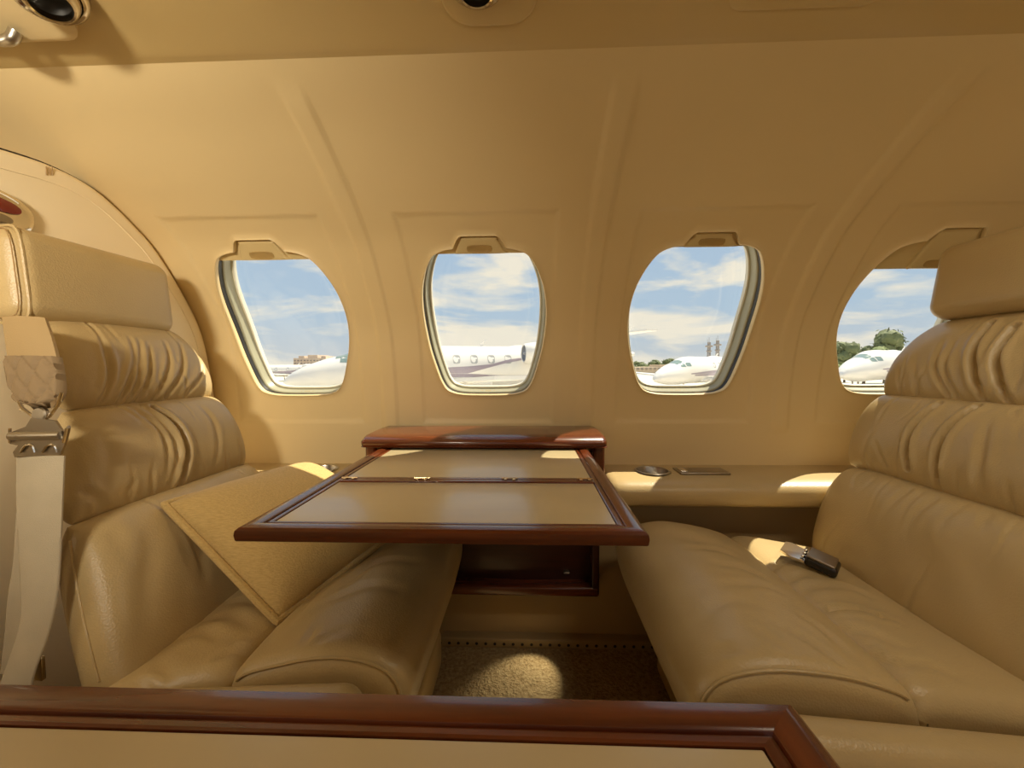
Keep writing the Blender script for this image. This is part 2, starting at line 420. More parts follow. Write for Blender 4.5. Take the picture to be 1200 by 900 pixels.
# ---------------------------------------------------------------- overhead service panels
def ceil_z(y): return np.interp(y, sec[:30, 0][::1], sec[:30, 1])
def cz(y): return float(np.interp(y, [.30,.42,.53,.556], [.470,.437,.4175,.4145]))
def on_ceil(u, v):
    d = ray(u, v); lo, hi = .2, .7
    for _ in range(50):
        m = (lo+hi)/2; p = d*(m/d[1])
        if p[2] > cz(m): hi = m
        else: lo = m
    return d*(lo/d[1])
def plate(pts, h, r_in=.006):
    """rounded plate hanging h below the ceiling, pts (x, y)"""
    b = MB(); pts = np.array(pts); c = pts.mean(0)
    rings = []
    for ins, dz in ((0, -.004), (0, h*.7), (r_in*.4, h*.93), (r_in, h)):
        q = c+(pts-c)*(1-ins/np.linalg.norm(pts-c, axis=1).mean()); rings.append([(x, y, cz(y)-dz) for x, y in q])
    b.grid(rings, closed_v=True); b.poly(rings[-1], flip=True); return b
def rrect(x0, x1, y0, y1, r, n=6):
    out = []
    for cx, cy, a0 in ((x1-r, y1-r, 0), (x0+r, y1-r, 90), (x0+r, y0+r, 180), (x1-r, y0+r, 270)):
        for k in range(n+1):
            a = math.radians(a0+90*k/n); out.append((cx+r*math.cos(a), cy+r*math.sin(a)))
    return out
pA = on_ceil(99, 34); pV = on_ceil(54, -26)
va = thing('air_vent', (pV[0], pV[1], cz(pV[1])), 'chrome air vent and small lever on a pale ceiling plate, far upper left', 'air vent', 'overhead air vents')
plate(rrect(pA[0]-.34, pA[0]+.004, pA[1]-.16, pA[1]+.005, .03), .012, .016).build('mounting_plate', 'liner', va)
def eyeball(root, p, r, ax, zo=.010):
    a = np.array(ax, float); a /= np.linalg.norm(a); c = np.array([p[0], p[1], cz(p[1])-zo])
    MB().lathe([(r*1.10,-.008),(r*1.12,.002),(r*1.06,.008),(r*.96,.0105),(r*.88,.009),(r*.86,.004)], c, a, 40).build('bezel_ring', 'chrome', root)
    MB().lathe([(r*.87,.002),(r*.84,.010),(r*.74,.017),(r*.64,.020),(r*.58,.0195),(r*.56,.012)], c, a, 40).build('eyeball', 'chrome', root)
    MB().lathe([(r*.60,.0185),(r*.55,.010),(r*.3,.002),(0,.0)], c, a, 40).build('nozzle', 'black', root)
eyeball(va, pV, .031, (.35,-.12,-1), .013)
pL = on_ceil(12, 24); zl = cz(pL[1])-.012
lv = MB(); pth = catmull([(pL[0]-.035,pL[1]+.004,zl-.002),(pL[0]-.012,pL[1]-.001,zl-.012),(pL[0]+.004,pL[1]-.003,zl-.012),(pL[0]+.010,pL[1]-.003,zl-.003)], 6)
lv.tube(pth, .0065, 10); lv.build('lever', 'steel', va)
pB = on_ceil(572, 24)
vb = thing('air_vent', (pB[0], pB[1]-.03, cz(pB[1]-.03)), 'chrome rimmed air vent at the top edge over the table, centre of the ceiling', 'air vent', 'overhead air vents')
plate(rrect(pB[0]-.052, pB[0]+.060, pB[1]-.13, pB[1]+.002, .035), .006, .004).build('mounting_plate', 'ceil', vb)
pN = on_ceil(562, 3); eyeball(vb, (pN[0], pN[1]-.034), .030, (0,-.1,-1), .006)
pC0, pC1 = on_ceil(848, 9), on_ceil(1010, 1)
vc = thing('ceiling_hatch', (pC0[0]+.1, pC0[1]-.03, cz(.45)), 'long tan flush ceiling hatch at the top right of the cabin', 'ceiling panel')
plate(rrect(pC0[0], pC1[0]+.02, pC0[1]-.14, pC0[1]+.002, .02), .0035, .004).build('hatch_cover', 'ceil', vc)

# ---------------------------------------------------------------- armrest ledges along the wall
def ledge(x0, x1, label, cups, plates, taper_end=None):
    root = thing('side_ledge', ((x0+x1)/2, .93, -.31), label, 'armrest ledge', 'padded side ledges')
    pr_ = catmull([(1.004,-.243),(.96,-.243),(.915,-.2445),(.885,-.248),(.866,-.256),(.857,-.270),(.858,-.287),(.868,-.300),(.90,-.306),(.99,-.306)], 8)
    b = MB(); xs = np.concatenate([[x0, x0+.003, x0+.009, x0+.02], np.linspace(x0+.04, x1, 40)])
    ins = np.concatenate([[.016,.008,.002,0], np.zeros(40)]); c = np.array([.94,-.275]); G = []
    for x, i in zip(xs, ins): G.append([(x, y+(i if y < .9 else 0), z-i*.8 if z > -.275 else z+i*.8) for y, z in pr_])
    b.grid(G); b.poly(G[0]); b.poly(G[-1], flip=True); b.grid([[q[0] for q in G], [q[-1] for q in G]])
    o = b.build('padded_top', 'leather', root, angle=60)
    for cxx, cyy, r in cups:                      # bore the cup wells
        k = MB(); k.lathe([(0,-.045),(r,-.045),(r,.03),(0,.03)], (cxx, cyy, -.243), (0,0,1), 40)
        ko = k.build('cutter', 'black'); md = o.modifiers.new('b', 'BOOLEAN'); md.object = ko; md.solver = 'EXACT'
        dg = bpy.context.evaluated_depsgraph_get(); me = bpy.data.meshes.new_from_object(o.evaluated_get(dg))
        o.modifiers.clear(); o.data = me; bpy.data.objects.remove(ko)
        cup = MB(); cup.lathe([(0,-.040),(r*.9,-.040),(r*.94,-.036),(r*.94,0.0),(r*.97,.0025),(r*1.06,.0028),(r*1.10,.0008),(r*1.05,-.001)], (cxx, cyy, -.2432), (0,0,1), 48)
        cup.build('cup_holder', 'steel', root)
    for (xa, ya, xb, yb, m) in plates:
        pm = MB(); pm.rbox(((xa+xb)/2, (ya+yb)/2, -.2425), (abs(xb-xa), abs(yb-ya), .005), .0015, 2)
        tag(pm.build('metal_plate', m, root), label='dark polished metal plate')
        if abs(xb-xa) > .05:
            pm = MB(); pm.rbox((xa+.013, (ya+yb)/2, -.2395), (.014, abs(yb-ya)*.6, .003), .0012, 2); pm.build('plate_latch', 'chrome', root)
    return root
ledge(.172, .98, 'tan padded ledge under the windows, right of the table, with cup holder and steel plate', [(.284,.940,.036)], [(.338,.912,.448,.962,'gunmetal')])
def ledge_left():
    r = ledge(.362, .765, 'tan padded ledge under the windows, left of the table behind the pillow', [(.488,.940,.036)], [(.545,.915,.58,.96,'gunmetal')])
    for o in kids(r):                              # mirrored for the other side
        me = o.data; co = np.empty(len(me.vertices)*3); me.vertices.foreach_get('co', co); co = co.reshape(-1, 3)
        co[:, 0] *= -1; me.vertices.foreach_set('co', co.ravel()); me.flip_normals(); me.update()
    r.location.x *= -1
ledge_left()
# lower side panels below the ledges
for nm, xa, xb in (('wall_lower', -1.0, 1.1),):
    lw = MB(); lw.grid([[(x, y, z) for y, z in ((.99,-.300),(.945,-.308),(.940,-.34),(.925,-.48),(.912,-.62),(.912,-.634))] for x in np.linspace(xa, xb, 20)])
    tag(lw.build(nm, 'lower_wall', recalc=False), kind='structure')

# ---------------------------------------------------------------- tables
ZT = -.169
RIM = [(0.001,-.0150),(0,-.0135),(-.0008,-.008),(0,-.0035),(.003,-.0008),(.008,0),(.0175,-.0006),(.0195,-.0016),(.0203,-.0034),(.0222,-.0036),(.0230,-.0018),(.0265,-.0016),(.0278,-.0024),(.028,-.0045),(.028,-.0150),(.001,-.0150)]
def rim(x0, x1, y0, y1, fl, fr, fn, ff):
    cor = [(x0, y0, fl, fn, 1, 1), (x1, y0, fr, fn, -1, 1), (x1, y1, fr, ff, -1, -1), (x0, y1, fl, ff, 1, -1)]
    parts = []
    for k in range(4):
        a, c = cor[k], cor[(k+1) % 4]
        A = [(a[0]+a[4]*d*a[2], a[1]+a[5]*d*a[3], ZT+h) for d, h in RIM]
        B = [(c[0]+c[4]*d*c[2], c[1]+c[5]*d*c[3], ZT+h) for d, h in RIM]
        parts.append((A, B, k))
    return parts
def table(root, x0, x1, y0, y1, fl, fr, fn, ff, split):
    for A, B, k in rim(x0, x1, y0, y1, fl, fr, fn, ff):
        MB().grid([A, B]).build('long_rim' if k in (0, 2) else 'side_rim', 'wood' if k in (0, 2) else 'wood_y', root, angle=35)
    xi0, xi1, yi0, yi1 = x0+.028*fl, x1-.028*fr, y0+.028*fn, y1-.028*ff
    ys = [(yi0, yi1)] if split is None else [(yi0, split-.011), (split+.011, yi1)]
    for a, b in ys:
        p = MB(); p.rbox(((xi0+xi1)/2, (a+b)/2, ZT-.0072), (xi1-xi0-.0012, b-a-.0012, .0095), .0012, 2); p.build('inlay_panel', 'inlay', root)
    if split is not None:
        p = MB()
        for sy in (-.0056, .0056): p.rbox(((xi0+xi1)/2, split+sy, ZT-.0062), (xi1-xi0, .0106, .0115), .0015, 2)
        p.build('hinge_rail', 'wood', root)
        hu = (409, 494.6, 597.5, 685)
        h0 = None
        for uu in hu:
            hx = atz(uu, 561, ZT)[0]; h = MB()
            for s in (-.0062, .0062): h.rbox((hx+s, split, ZT+.0006), (.0042, .011, .0018), .0007, 2)
            h.tube([(hx-.012, split, ZT+.0012), (hx+.012, split, ZT+.0012)], .0010, 8)
            h.build('hinge', 'brass', root)
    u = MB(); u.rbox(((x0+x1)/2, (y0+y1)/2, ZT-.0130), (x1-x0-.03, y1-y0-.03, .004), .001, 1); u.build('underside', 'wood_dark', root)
ft = thing('folding_table', (-.094,.64,ZT-.022), 'open fold-out table with mahogany rim and two cream panels below the windows', 'table', 'fold-out cabin tables')
yS = atz(600, 561.5, ZT)[1]
table(ft, -.309, .122, .412, .862, 1.0, .95, .88, .9, yS)
nt = thing('folding_table', (-.09,-.03,ZT-.022), 'near fold-out table crossing the bottom edge of the view', 'table', 'fold-out cabin tables')
table(nt, -.330, .1330, -.24, .2045, 1.0, 1.0, .9, .88, None)
# table storage box at the wall
bx = thing('table_cabinet', (-.095,.92,-.50), 'mahogany table storage cabinet against the wall below the middle window', 'cabinet')
cp = MB()
capP = catmull([(.985,-.166),(.985,-.148),(.955,-.1435),(.87,-.1435),(.842,-.1455),(.828,-.151),(.8235,-.158),(.826,-.165),(.835,-.1670),(.985,-.1672)], 6)
xs = [(-.348,.020),(-.3465,.010),(-.343,.004),(-.336,0),(.150,0),(.157,.004),(.1605,.010),(.162,.020)]
G = [[(x, y+(i*.9 if y < .9 else 0), z-(i*.55 if z > -.155 else 0)) for y, z in capP] for x, i in xs]
cp.grid(G); cp.poly(G[0]); cp.poly(G[-1], flip=True); cp.build('cap', 'wood', bx, angle=50)
for x0, x1 in ((-.346,-.322),(.136,.160)): MB().rbox(((x0+x1)/2,.900,-.205), (x1-x0,.105,.080), .008, 4).build('end_cheek', 'wood', bx)
bb = MB()
bb.rbox((-.3305,.905,-.36), (.016,.068,.27), .003, 2); bb.rbox((.1455,.905,-.36), (.016,.068,.27), .003, 2)
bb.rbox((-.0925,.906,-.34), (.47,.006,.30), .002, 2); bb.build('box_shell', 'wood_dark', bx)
bl = MB(); bl.rbox((-.0925,.905,-.492), (.492,.070,.022), .006, 3); tag(bl.build('bottom_shelf', 'wood', bx), label='dark red wooden bottom shelf')
lt = MB(); lt.rbox((.085,.899,-.462), (.014,.012,.005), .003, 2); lt.build('glint_block', 'gunmetal', bx)  # small metal block put in for the highlight inside the box

# ---------------------------------------------------------------- seats
def lump(A, B, amp, sc, seed):
    g = np.random.default_rng(seed); out = np.zeros_like(A)
    for _ in range(9):
        k = g.normal(size=2)*sc; out += np.sin(A*k[0]+B*k[1]+g.uniform(0, 6.28))
    return out*amp/3.0
def crease(A, B, line, w, depth, puff=.4):
    pts = resample(catmull(line, 6), 24) if len(line) > 2 else resample(np.array(line, float), 16)
    best = np.full(A.shape, 1e9); tk = np.zeros_like(A)
    for i in range(len(pts)-1):
        p, q = pts[i], pts[i+1]; e = q-p; L2 = np.dot(e, e)+1e-12
        s = np.clip(((A-p[0])*e[0]+(B-p[1])*e[1])/L2, 0, 1)
        dd = np.hypot(A-p[0]-s*e[0], B-p[1]-s*e[1]); m = dd < best
        best = np.where(m, dd, best); tk = np.where(m, (i+s)/(len(pts)-1), tk)
    return best, tk
def crease_disp(A, B, c):
    line, w, depth, mode = c
    d, t = crease(A, B, line, w, depth)
    if mode == 'full': tap = np.ones_like(t)
    elif mode == 'up': tap = np.clip(1-t, 0, 1)**.8
    elif mode == 'down': tap = np.clip(t, 0, 1)**.8
    else: tap = np.sin(np.pi*np.clip(t, .02, .98))**.6
    return tap*depth*(-np.exp(-(d/w)**2)+.42*np.exp(-((d-2.1*w)/(1.2*w))**2))
def gridlin(n): 
    s = np.linspace(-1, 1, n); return np.sin(s*math.pi/2)*.55+s*.45
def back_seg(name, sgn, Pb, Pt, yn_b, yn_t, yf_b, yf_t, Tf, parent, creases_px=(), pb=3.0, pa=9, k=.25, Tb=.05, gather=0, seed=1, back_off=.016, ov=.005, na=170, nb=70, pipe_px=()):
    """one horizontal cushion roll of a seat back; sgn=+1 faces +x"""
    Pb, Pt = np.array(Pb, float), np.array(Pt, float); w = Pt-Pb; H = np.linalg.norm(w); w /= H
    n2 = np.array([w[1], -w[0]])*sgn
    if n2[0]*sgn < 0: n2 = -n2
    o = (Pb+Pt)/2-n2*back_off; H = H/2+ov
    wv = np.array([w[0], 0, w[1]]); nv = np.array([n2[0], 0, n2[1]]); ov3 = np.array([o[0], 0, o[1]])
    a, b = gridlin(na), gridlin(nb); A, B = np.meshgrid(a, b, indexing='ij')
    bl = (B+1)/2; yn = yn_b+(yn_t-yn_b)*bl; yf = yf_b+(yf_t-yf_b)*bl
    A2 = A*np.sqrt(1-k*B*B/2*np.abs(A)**2); B2 = B*np.sqrt(1-k*A*A*A*A/2)
    Y = (yn+yf)/2+A2*(yf-yn)/2; Hh = B2*H
    edge = np.sqrt(np.clip((1-np.abs(A)**pa)*(1-np.abs(B)**pb), 0, 1))
    D = Tf*edge*(1+.10*(1-A*A)*(1-B*B))
    met = edge
    for c in creases_px:
        px, wd, dep, mode = c; ln = []
        for u, v in px:
            p = onplane(u, v, ov3+nv*Tf, nv); ln.append((p[1], np.dot(p-ov3, wv)))
        D = D+met*crease_disp(Y, Hh, (ln, wd*.92, dep*1.6, mode))
    for g in range(gather):                         # fine gathers running out of the seams
        gr = np.random.default_rng(seed*50+g); y0 = gr.uniform(.50, .84); topb = gr.random() < .45; L = gr.uniform(.2, .6)*H
        s = 1 if topb else -1; ln = [(y0, s*H), (y0+gr.normal()*.006, s*(H-L)), (y0+gr.normal()*.01, s*(H-2*L))]
        D = D+met*crease_disp(Y, Hh, (ln, gr.uniform(.0022,.0045), gr.uniform(.0014,.0034), 'up'))
    D = D+met*lump(Y, Hh, .0013, 38, seed)
    P = ov3+wv*Hh[..., None]+nv*D[..., None]; P[..., 1] = Y
    Q = ov3+wv*Hh[..., None]-nv*(Tb*edge)[..., None]; Q[..., 1] = Y
    m = MB(); m.grid(P); m.grid(Q, flip=True)
    ob = m.build(name, 'leather', parent, angle=75)
    if pipe_px:
        ln = []
        for u, v in pipe_px:
            p = onplane(u, v, ov3+nv*Tf, nv); ln.append((p[1], np.dot(p-ov3, wv)))
        ln = resample(catmull(ln, 8), 40); pts = []
        for yy, hh in ln:
            k = int(np.argmin((Y-yy)**2+(Hh-hh)**2)); q = P.reshape(-1, 3)[k]; pts.append((q[0]+nv[0]*.001, q[1], q[2]+nv[2]*.001))
        pts = np.array(pts); ker = np.ones(5)/5
        sm_ = np.stack([np.convolve(np.pad(pts[:, j], 2, mode='edge'), ker, 'valid') for j in range(3)], 1)
        MB().tube(sm_, .0020, 7).build('piping', 'leather', ob)
    return ob
def loft(name, pr_, y0, y1, r, parent, creases=(), frm=None, seed=3, n=46, bulge=.006, m='leather', amp=.001):
    """closed x-z section swept along y with rolled ends; creases in (x, y) act on the upper side"""
    pr_ = np.asarray(pr_, float)
    pr_ = resample(np.vstack([pr_, pr_[:1]]), 150)[:-1]
    t = np.roll(pr_, -1, 0)-np.roll(pr_, 1, 0); t /= np.linalg.norm(t, axis=1)[:, None]
    area = .5*np.sum(pr_[:, 0]*np.roll(pr_[:, 1], -1)-np.roll(pr_[:, 0], -1)*pr_[:, 1])
    nn = np.stack([t[:, 1], -t[:, 0]], 1)*(1 if area > 0 else -1)
    ang = np.linspace(0, math.pi/2, 9)
    ys = np.concatenate([y0+r*(1-np.sin(ang))[::-1][0:0], y0+r*(1-np.cos(ang)), np.linspace(y0+r, y1-r, n)[1:-1], (y1-r*(1-np.cos(ang)))[::-1]])
    ins = np.concatenate([r*(1-np.sin(ang)), np.zeros(n-2), r*(1-np.sin(ang))[::-1]])
    Y = np.repeat(ys[:, None], len(pr_), 1); I = np.repeat(ins[:, None], len(pr_), 1)
    X = pr_[:, 0][None]-I*nn[:, 0][None]; Z = pr_[:, 1][None]-I*nn[:, 1][None]
    mid = 1-((Y-(y0+y1)/2)/((y1-y0)/2))**4; topw = np.clip(nn[:, 1], 0, 1)[None]**.5
    fr = np.clip(1.0*topw+np.abs(nn[:, 0])[None]*.5, 0, 1)
    D = bulge*mid*fr+lump(X*1.0+Z, Y, amp, 34, seed)*fr
    for c in creases: D = D+topw*crease_disp(X, Y, (c[0], c[1]*.85, c[2]*1.7, c[3]))
    P = np.stack([X+D*nn[:, 0][None], Y, Z+D*nn[:, 1][None]], -1)
    b = MB(); b.grid(P, closed_v=True); b.poly(P[0]); b.poly(P[-1], flip=True)
    o = b.build(name, m, parent, angle=75)
    return o, P
def px_xy(pts, Z): 
    out = []
    for u, v in pts:
        p = atz(u, v, Z); out.append((p[0], p[1]))
    return out

# --- right seat
rs = thing('cabin_seat', (.50,.65,-.632), 'tan leather cabin seat on the right, facing left, with an empty cushion', 'seat', 'facing cabin seats')
R0, R1, R2, R3 = (.566,-.398), (.634,-.197), (.690,-.058), (.784,.084)
back_seg('lower_back', -1, R0, R1, .44,.45,.853,.855, .040, rs, [
    ([(1056,572),(1044,592),(1030,617)], .006, .0022, 'up'), ([(1087,583),(1072,604),(1060,627)], .006, .0022, 'up'),
    ([(1119,588),(1107,606),(1100,630)], .006, .0016, 'up'), ([(1150,600),(1146,625)], .006, .0014, 'up'), ([(1185,612),(1178,640)], .006, .0015, 'up')],
    pb=4.0, k=.42, gather=11, seed=11, Tb=.08)
back_seg('middle_back', -1, R1, R2, .45,.46,.855,.853, .034, rs, [
    ([(1094,470),(1070,508),(1060,547)], .0042, .0060, 'full'), ([(1138,473),(1105,520),(1089,568)], .0042, .0070, 'full'),
    ([(1026,515),(1032,543)], .004, .002, 'down'), ([(1122,545),(1113,572)], .004, .0022, 'down'), ([(1160,490),(1146,560),(1140,590)], .006, .0022, 'mid'),
    ([(1180,560),(1172,600)], .004, .0028, 'down')], pb=2.6, k=.25, gather=18, seed=12, Tb=.07)
back_seg('upper_back', -1, R2, R3, .46,.48,.857,.838, .036, rs, [
    ([(1107,398),(1097,430),(1101,456)], .0042, .0050, 'down'), ([(1121,398),(1107,430),(1110,458)], .0042, .0052, 'down'),
    ([(1161,378),(1143,415),(1140,462)], .0048, .0070, 'full'), ([(1192,384),(1170,420),(1168,466)], .0048, .0068, 'full'),
    ([(1052,428),(1046,452)], .004, .0016, 'down'), ([(1075,415),(1066,455)], .006, .002, 'down')], pb=2.6, k=.42, gather=16, seed=13, Tb=.06)
def headrest(seat, fx, sgn, y0, y1, z0, z1, lean, thick, seed):
    R = Matrix.Rotation(math.radians(lean)*sgn*-1, 3, 'Y'); zc = (z0+z1)/2
    g = MB(); c = (fx-sgn*thick/2, (y0+y1)/2, zc)
    hx, hy, hz = thick/2, (y1-y0)/2, (z1-z0)/2
    def tp(P):
        P = P.copy(); f = np.clip(P[..., 0]*sgn/hx, 0, 1)
        P[..., 0] += sgn*.010*f*(1-(P[..., 1]/hy)**2)*(1-(P[..., 2]/hz)**2)
        P[..., 2] *= 1+.02*np.cos(P[..., 1]/hy*1.5); return P
    # dense rounded box
    n = MB(); n.rbox((0,0,0), (thick, y1-y0, z1-z0), .026, 7)
    b2 = MB(); V = np.array(n.v)
    g.v = []; g.f = n.f; V = tp(V); V = V @ np.array(R).T+np.array(c); g.v = V.tolist()
    o = g.build('headrest', 'leather', seat, angle=80)
    for e in (o,):
        s1 = e.modifiers.new('s', 'SUBSURF'); s1.levels = 1; s1.render_levels = 1
    # piping loop round the aisle-side end
    lp_ = []
    for t in np.linspace(0, 2*math.pi, 60, endpoint=False):
        cx_, sz_ = math.cos(t), math.sin(t); rr = ((abs(cx_)/(hx-.002))**5+(abs(sz_)/(hz-.001))**5)**-.2
        lp_.append(np.array(R) @ np.array([rr*cx_, -(hy-.014), rr*sz_])+np.array(c))
    MB().tube(lp_, .0022, 6, closed=True).build('piping', 'leather', o)
    lp2 = [p+np.array([0, -.010, 0])+(np.array(c)-p)*np.array([.09, 0, .09]) for p in lp_]
    MB().tube(lp2, .0008, 5, closed=True).build('stitching', 'stitch', o)
    return o
headrest(rs, .760, -1, .50, .818, .076, .214, 9, .10, 4)
bolR = catmull([(.262,-.56),(.232,-.51),(.206,-.46),(.188,-.415),(.180,-.376),(.190,-.348),(.215,-.330),(.262,-.321),(.32,-.326),(.372,-.338),(.404,-.352),(.420,-.378),(.425,-.42),(.42,-.53),(.40,-.56),(.33,-.575)], 5)
ZB = -.332
crR = [(px_xy([(829,769),(848,769),(867,773)], ZB), .005, .0030, 'mid'), (px_xy([(905,742),(945,758),(990,785)], ZB), .006, .0022, 'mid'), (px_xy([(880,752),(925,775)], ZB), .006, .0016, 'mid'),
       (px_xy([(845,700),(890,692),(920,698)], ZB), .008, .0016, 'mid'), (px_xy([(835,672),(870,672),(900,682)], ZB), .008, .0016, 'mid'), (px_xy([(800,655),(840,652),(865,658)], ZB), .009, .0014, 'mid'),
       (px_xy([(935,725),(965,742),(1000,770)], ZB), .006, .0020, 'mid'), (px_xy([(820,735),(850,720),(890,722)], ZB), .010, .0012, 'mid')]
o, P = loft('front_bolster', bolR, .428, .850, .022, rs, crR, seed=21, bulge=.007)
def pipe_end(P, parent, lo, hi, name='piping'):
    k = int(np.argmin(np.abs(P[:, 0, 1]-(P[0, 0, 1]+.008)))); ringp = P[k]
    sel = ringp[lo:hi] if lo < hi else np.concatenate([ringp[lo:], ringp[:hi]])
    c = P[0].mean(0); q = sel+np.array([0, -.001, 0])+(sel-c)/np.linalg.norm(sel-c, axis=1)[:, None]*.0006
    MB().tube(q, .0021, 7).build(name, 'leather', parent)
pipe_end(P, o, 8, 84)
rearR = catmull([(.398,-.372),(.412,-.355),(.44,-.350),(.50,-.357),(.56,-.367),(.60,-.376),(.625,-.39),(.63,-.42),(.62,-.53),(.58,-.55),(.44,-.55),(.405,-.53),(.396,-.42)], 5)
ZR = -.354
crE = [(px_xy([(954,723),(1000,722),(1054,730)], ZR), .0045, .0048, 'mid'), (px_xy([(1015,773),(1033,776),(1052,784)], ZR), .0045, .0045, 'mid'),
       (px_xy([(896,680),(910,669),(928,664)], ZR), .005, .0030, 'mid'), (px_xy([(930,700),(985,690),(1020,700)], ZR), .008, .0018, 'mid'), (px_xy([(960,745),(1010,748),(1060,765)], ZR), .009, .0020, 'mid'),
       (px_xy([(1030,790),(1080,782),(1120,795)], ZR), .007, .0022, 'mid'), (px_xy([(915,690),(940,680),(965,680)], ZR), .006, .0018, 'mid')]
o, P = loft('seat_cushion', rearR, .430, .850, .022, rs, crE, seed=22, bulge=.006)
pipe_end(P, o, 27, 62)
bs = MB(); bs.rbox((.43,.65,-.585), (.34,.36,.092), .02, 4); bs.build('base', 'leather', rs)
def tilt(P):
    P = P.copy(); P[..., 2] -= (P[..., 0])*.075; return P
ar = MB(); ar.rbox((.475,.388,-.486), (.60,.056,.250), .026, 6, taper=tilt); s_ = ar.build('side_panel', 'leather', rs, angle=80)
bk = MB(); bk.rbox((.800,.655,-.13), (.05,.38,.46), .02, 4, rot=Matrix.Rotation(math.radians(29), 3, 'Y')); bk.build('back_shell', 'leather', rs)
pst = MB(); pst.rbox((.845,.655,.09), (.04,.14,.12), .01, 3, rot=Matrix.Rotation(math.radians(20), 3, 'Y')); pst.build('headrest_post', 'leather', rs)

# --- left seat
ls = thing('cabin_seat', (-.40,.65,-.632), 'tan leather cabin seat on the left, facing right, with a gold pillow on it', 'seat', 'facing cabin seats')
L0, L1, L2, L3 = (-.462,-.435), (-.591,-.202), (-.656,-.058), (-.732,.082)
back_seg('lower_back', 1, L0, L1, .432,.500,.853,.855, .040, ls, [
    ([(80,617),(98,650),(112,690),(124,735),(124,765),(108,805)], .0045, .0055, 'full'),
    ([(180,620),(172,680),(170,760)], .016, .002, 'mid'), ([(225,610),(235,650),(238,690)], .008, .0018, 'up'), ([(250,600),(258,640)], .008, .0014, 'up'), ([(140,625),(152,665)], .010, .0016, 'up')],
    pb=4.5, k=.14, gather=11, seed=31, Tb=.06, pipe_px=[(80,617),(98,650),(112,690),(124,735),(124,765),(108,805)])
back_seg('middle_back', 1, L1, L2, .500,.552,.855,.853, .034, ls, [
    ([(184,476),(206,500),(217,527),(221,572)], .0045, .0085, 'full'), ([(160,476),(188,508),(199,556)], .0045, .0028, 'mid'),
    ([(92,565),(118,577),(136,595)], .005, .0030, 'mid'), ([(176,478),(203,520),(207,560)], .004, .0020, 'mid'), ([(235,470),(252,500),(257,545)], .006, .0016, 'mid'),
    ([(120,500),(128,540),(122,585)], .010, .0016, 'mid')], pb=2.6, k=.25, gather=18, seed=32, Tb=.05)
back_seg('upper_back', 1, L2, L3, .552,.565,.857,.836, .036, ls, [
    ([(117,395),(131,440),(128,476)], .0048, .0075, 'down'), ([(150,392),(157,425),(148,472)], .0042, .0060, 'down'), ([(161,396),(164,440),(158,473)], .0042, .0062, 'down'),
    ([(173,402),(176,440),(169,467)], .0042, .0060, 'down'), ([(192,398),(198,425),(190,463)], .0042, .0058, 'down'), ([(211,396),(214,430),(203,459)], .0042, .0056, 'down'),
    ([(235,408),(237,437),(226,457)], .0042, .0045, 'down'), ([(100,440),(104,478)], .005, .0040, 'down'), ([(86,450),(88,482)], .005, .0035, 'down'), ([(142,420),(138,473)], .004, .0030, 'down')],
    pb=2.6, k=.42, gather=14, seed=33, Tb=.026)
headrest(ls, -.712, 1, .549, .812, .064, .203, 5, .062, 5)
def mirL(p): return [(-.137-(x-.180)*.88, z) for x, z in p]
crL = [(px_xy([(421,645),(380,690),(335,735)], ZB), .008, .0014, 'mid'), (px_xy([(360,770),(400,752),(430,752)], ZB), .005, .0018, 'mid'), (px_xy([(355,765),(372,745)], ZB), .005, .0016, 'mid'),
       (px_xy([(400,680),(440,655),(470,650)], ZB), .008, .0020, 'mid'), (px_xy([(395,700),(440,672),(490,668)], ZB), .009, .0018, 'mid'), (px_xy([(425,648),(460,642)], ZB), .006, .0016, 'mid'),
       (px_xy([(380,715),(430,700),(480,705)], ZB), .010, .0014, 'mid'), (px_xy([(450,770),(470,760)], ZB), .006, .0018, 'mid')]
o, P = loft('front_bolster', mirL(bolR), .432, .850, .022, ls, crL, seed=41, bulge=.007)
pipe_end(P, o, 8, 84)
def mirRear(p): return [(-.500-(.60-x)*(-.80), z) for x, z in p]
rearL = [(-.332-(x-.398)*.78, z) for x, z in rearR]
crF = [(px_xy([(255,778),(272,771),(292,771)], ZR), .005, .0040, 'mid'), (px_xy([(200,745),(235,738),(262,752)], ZR), .007, .0022, 'mid'), (px_xy([(265,700),(295,705),(318,730)], ZR), .007, .0024, 'mid'),
       (px_xy([(150,780),(170,790),(180,802)], ZR), .006, .0022, 'mid'), (px_xy([(180,768),(205,790)], ZR), .007, .0020, 'mid'), (px_xy([(230,720),(270,722),(300,745)], ZR), .008, .0020, 'mid')]
o, P = loft('seat_cushion', rearL, .434, .850, .022, ls, crF, seed=42, bulge=.006)
pipe_end(P, o, 27, 62)
bs = MB(); bs.rbox((-.33,.65,-.585), (.30,.36,.092), .02, 4); bs.build('base', 'leather', ls)
def tiltL(P):
    P = P.copy(); P[..., 2] += (P[..., 0])*.06; return P
ar = MB(); ar.rbox((-.43,.396,-.470), (.52,.056,.250), .026, 6, taper=tiltL); ar.build('side_panel', 'leather', ls, angle=80)


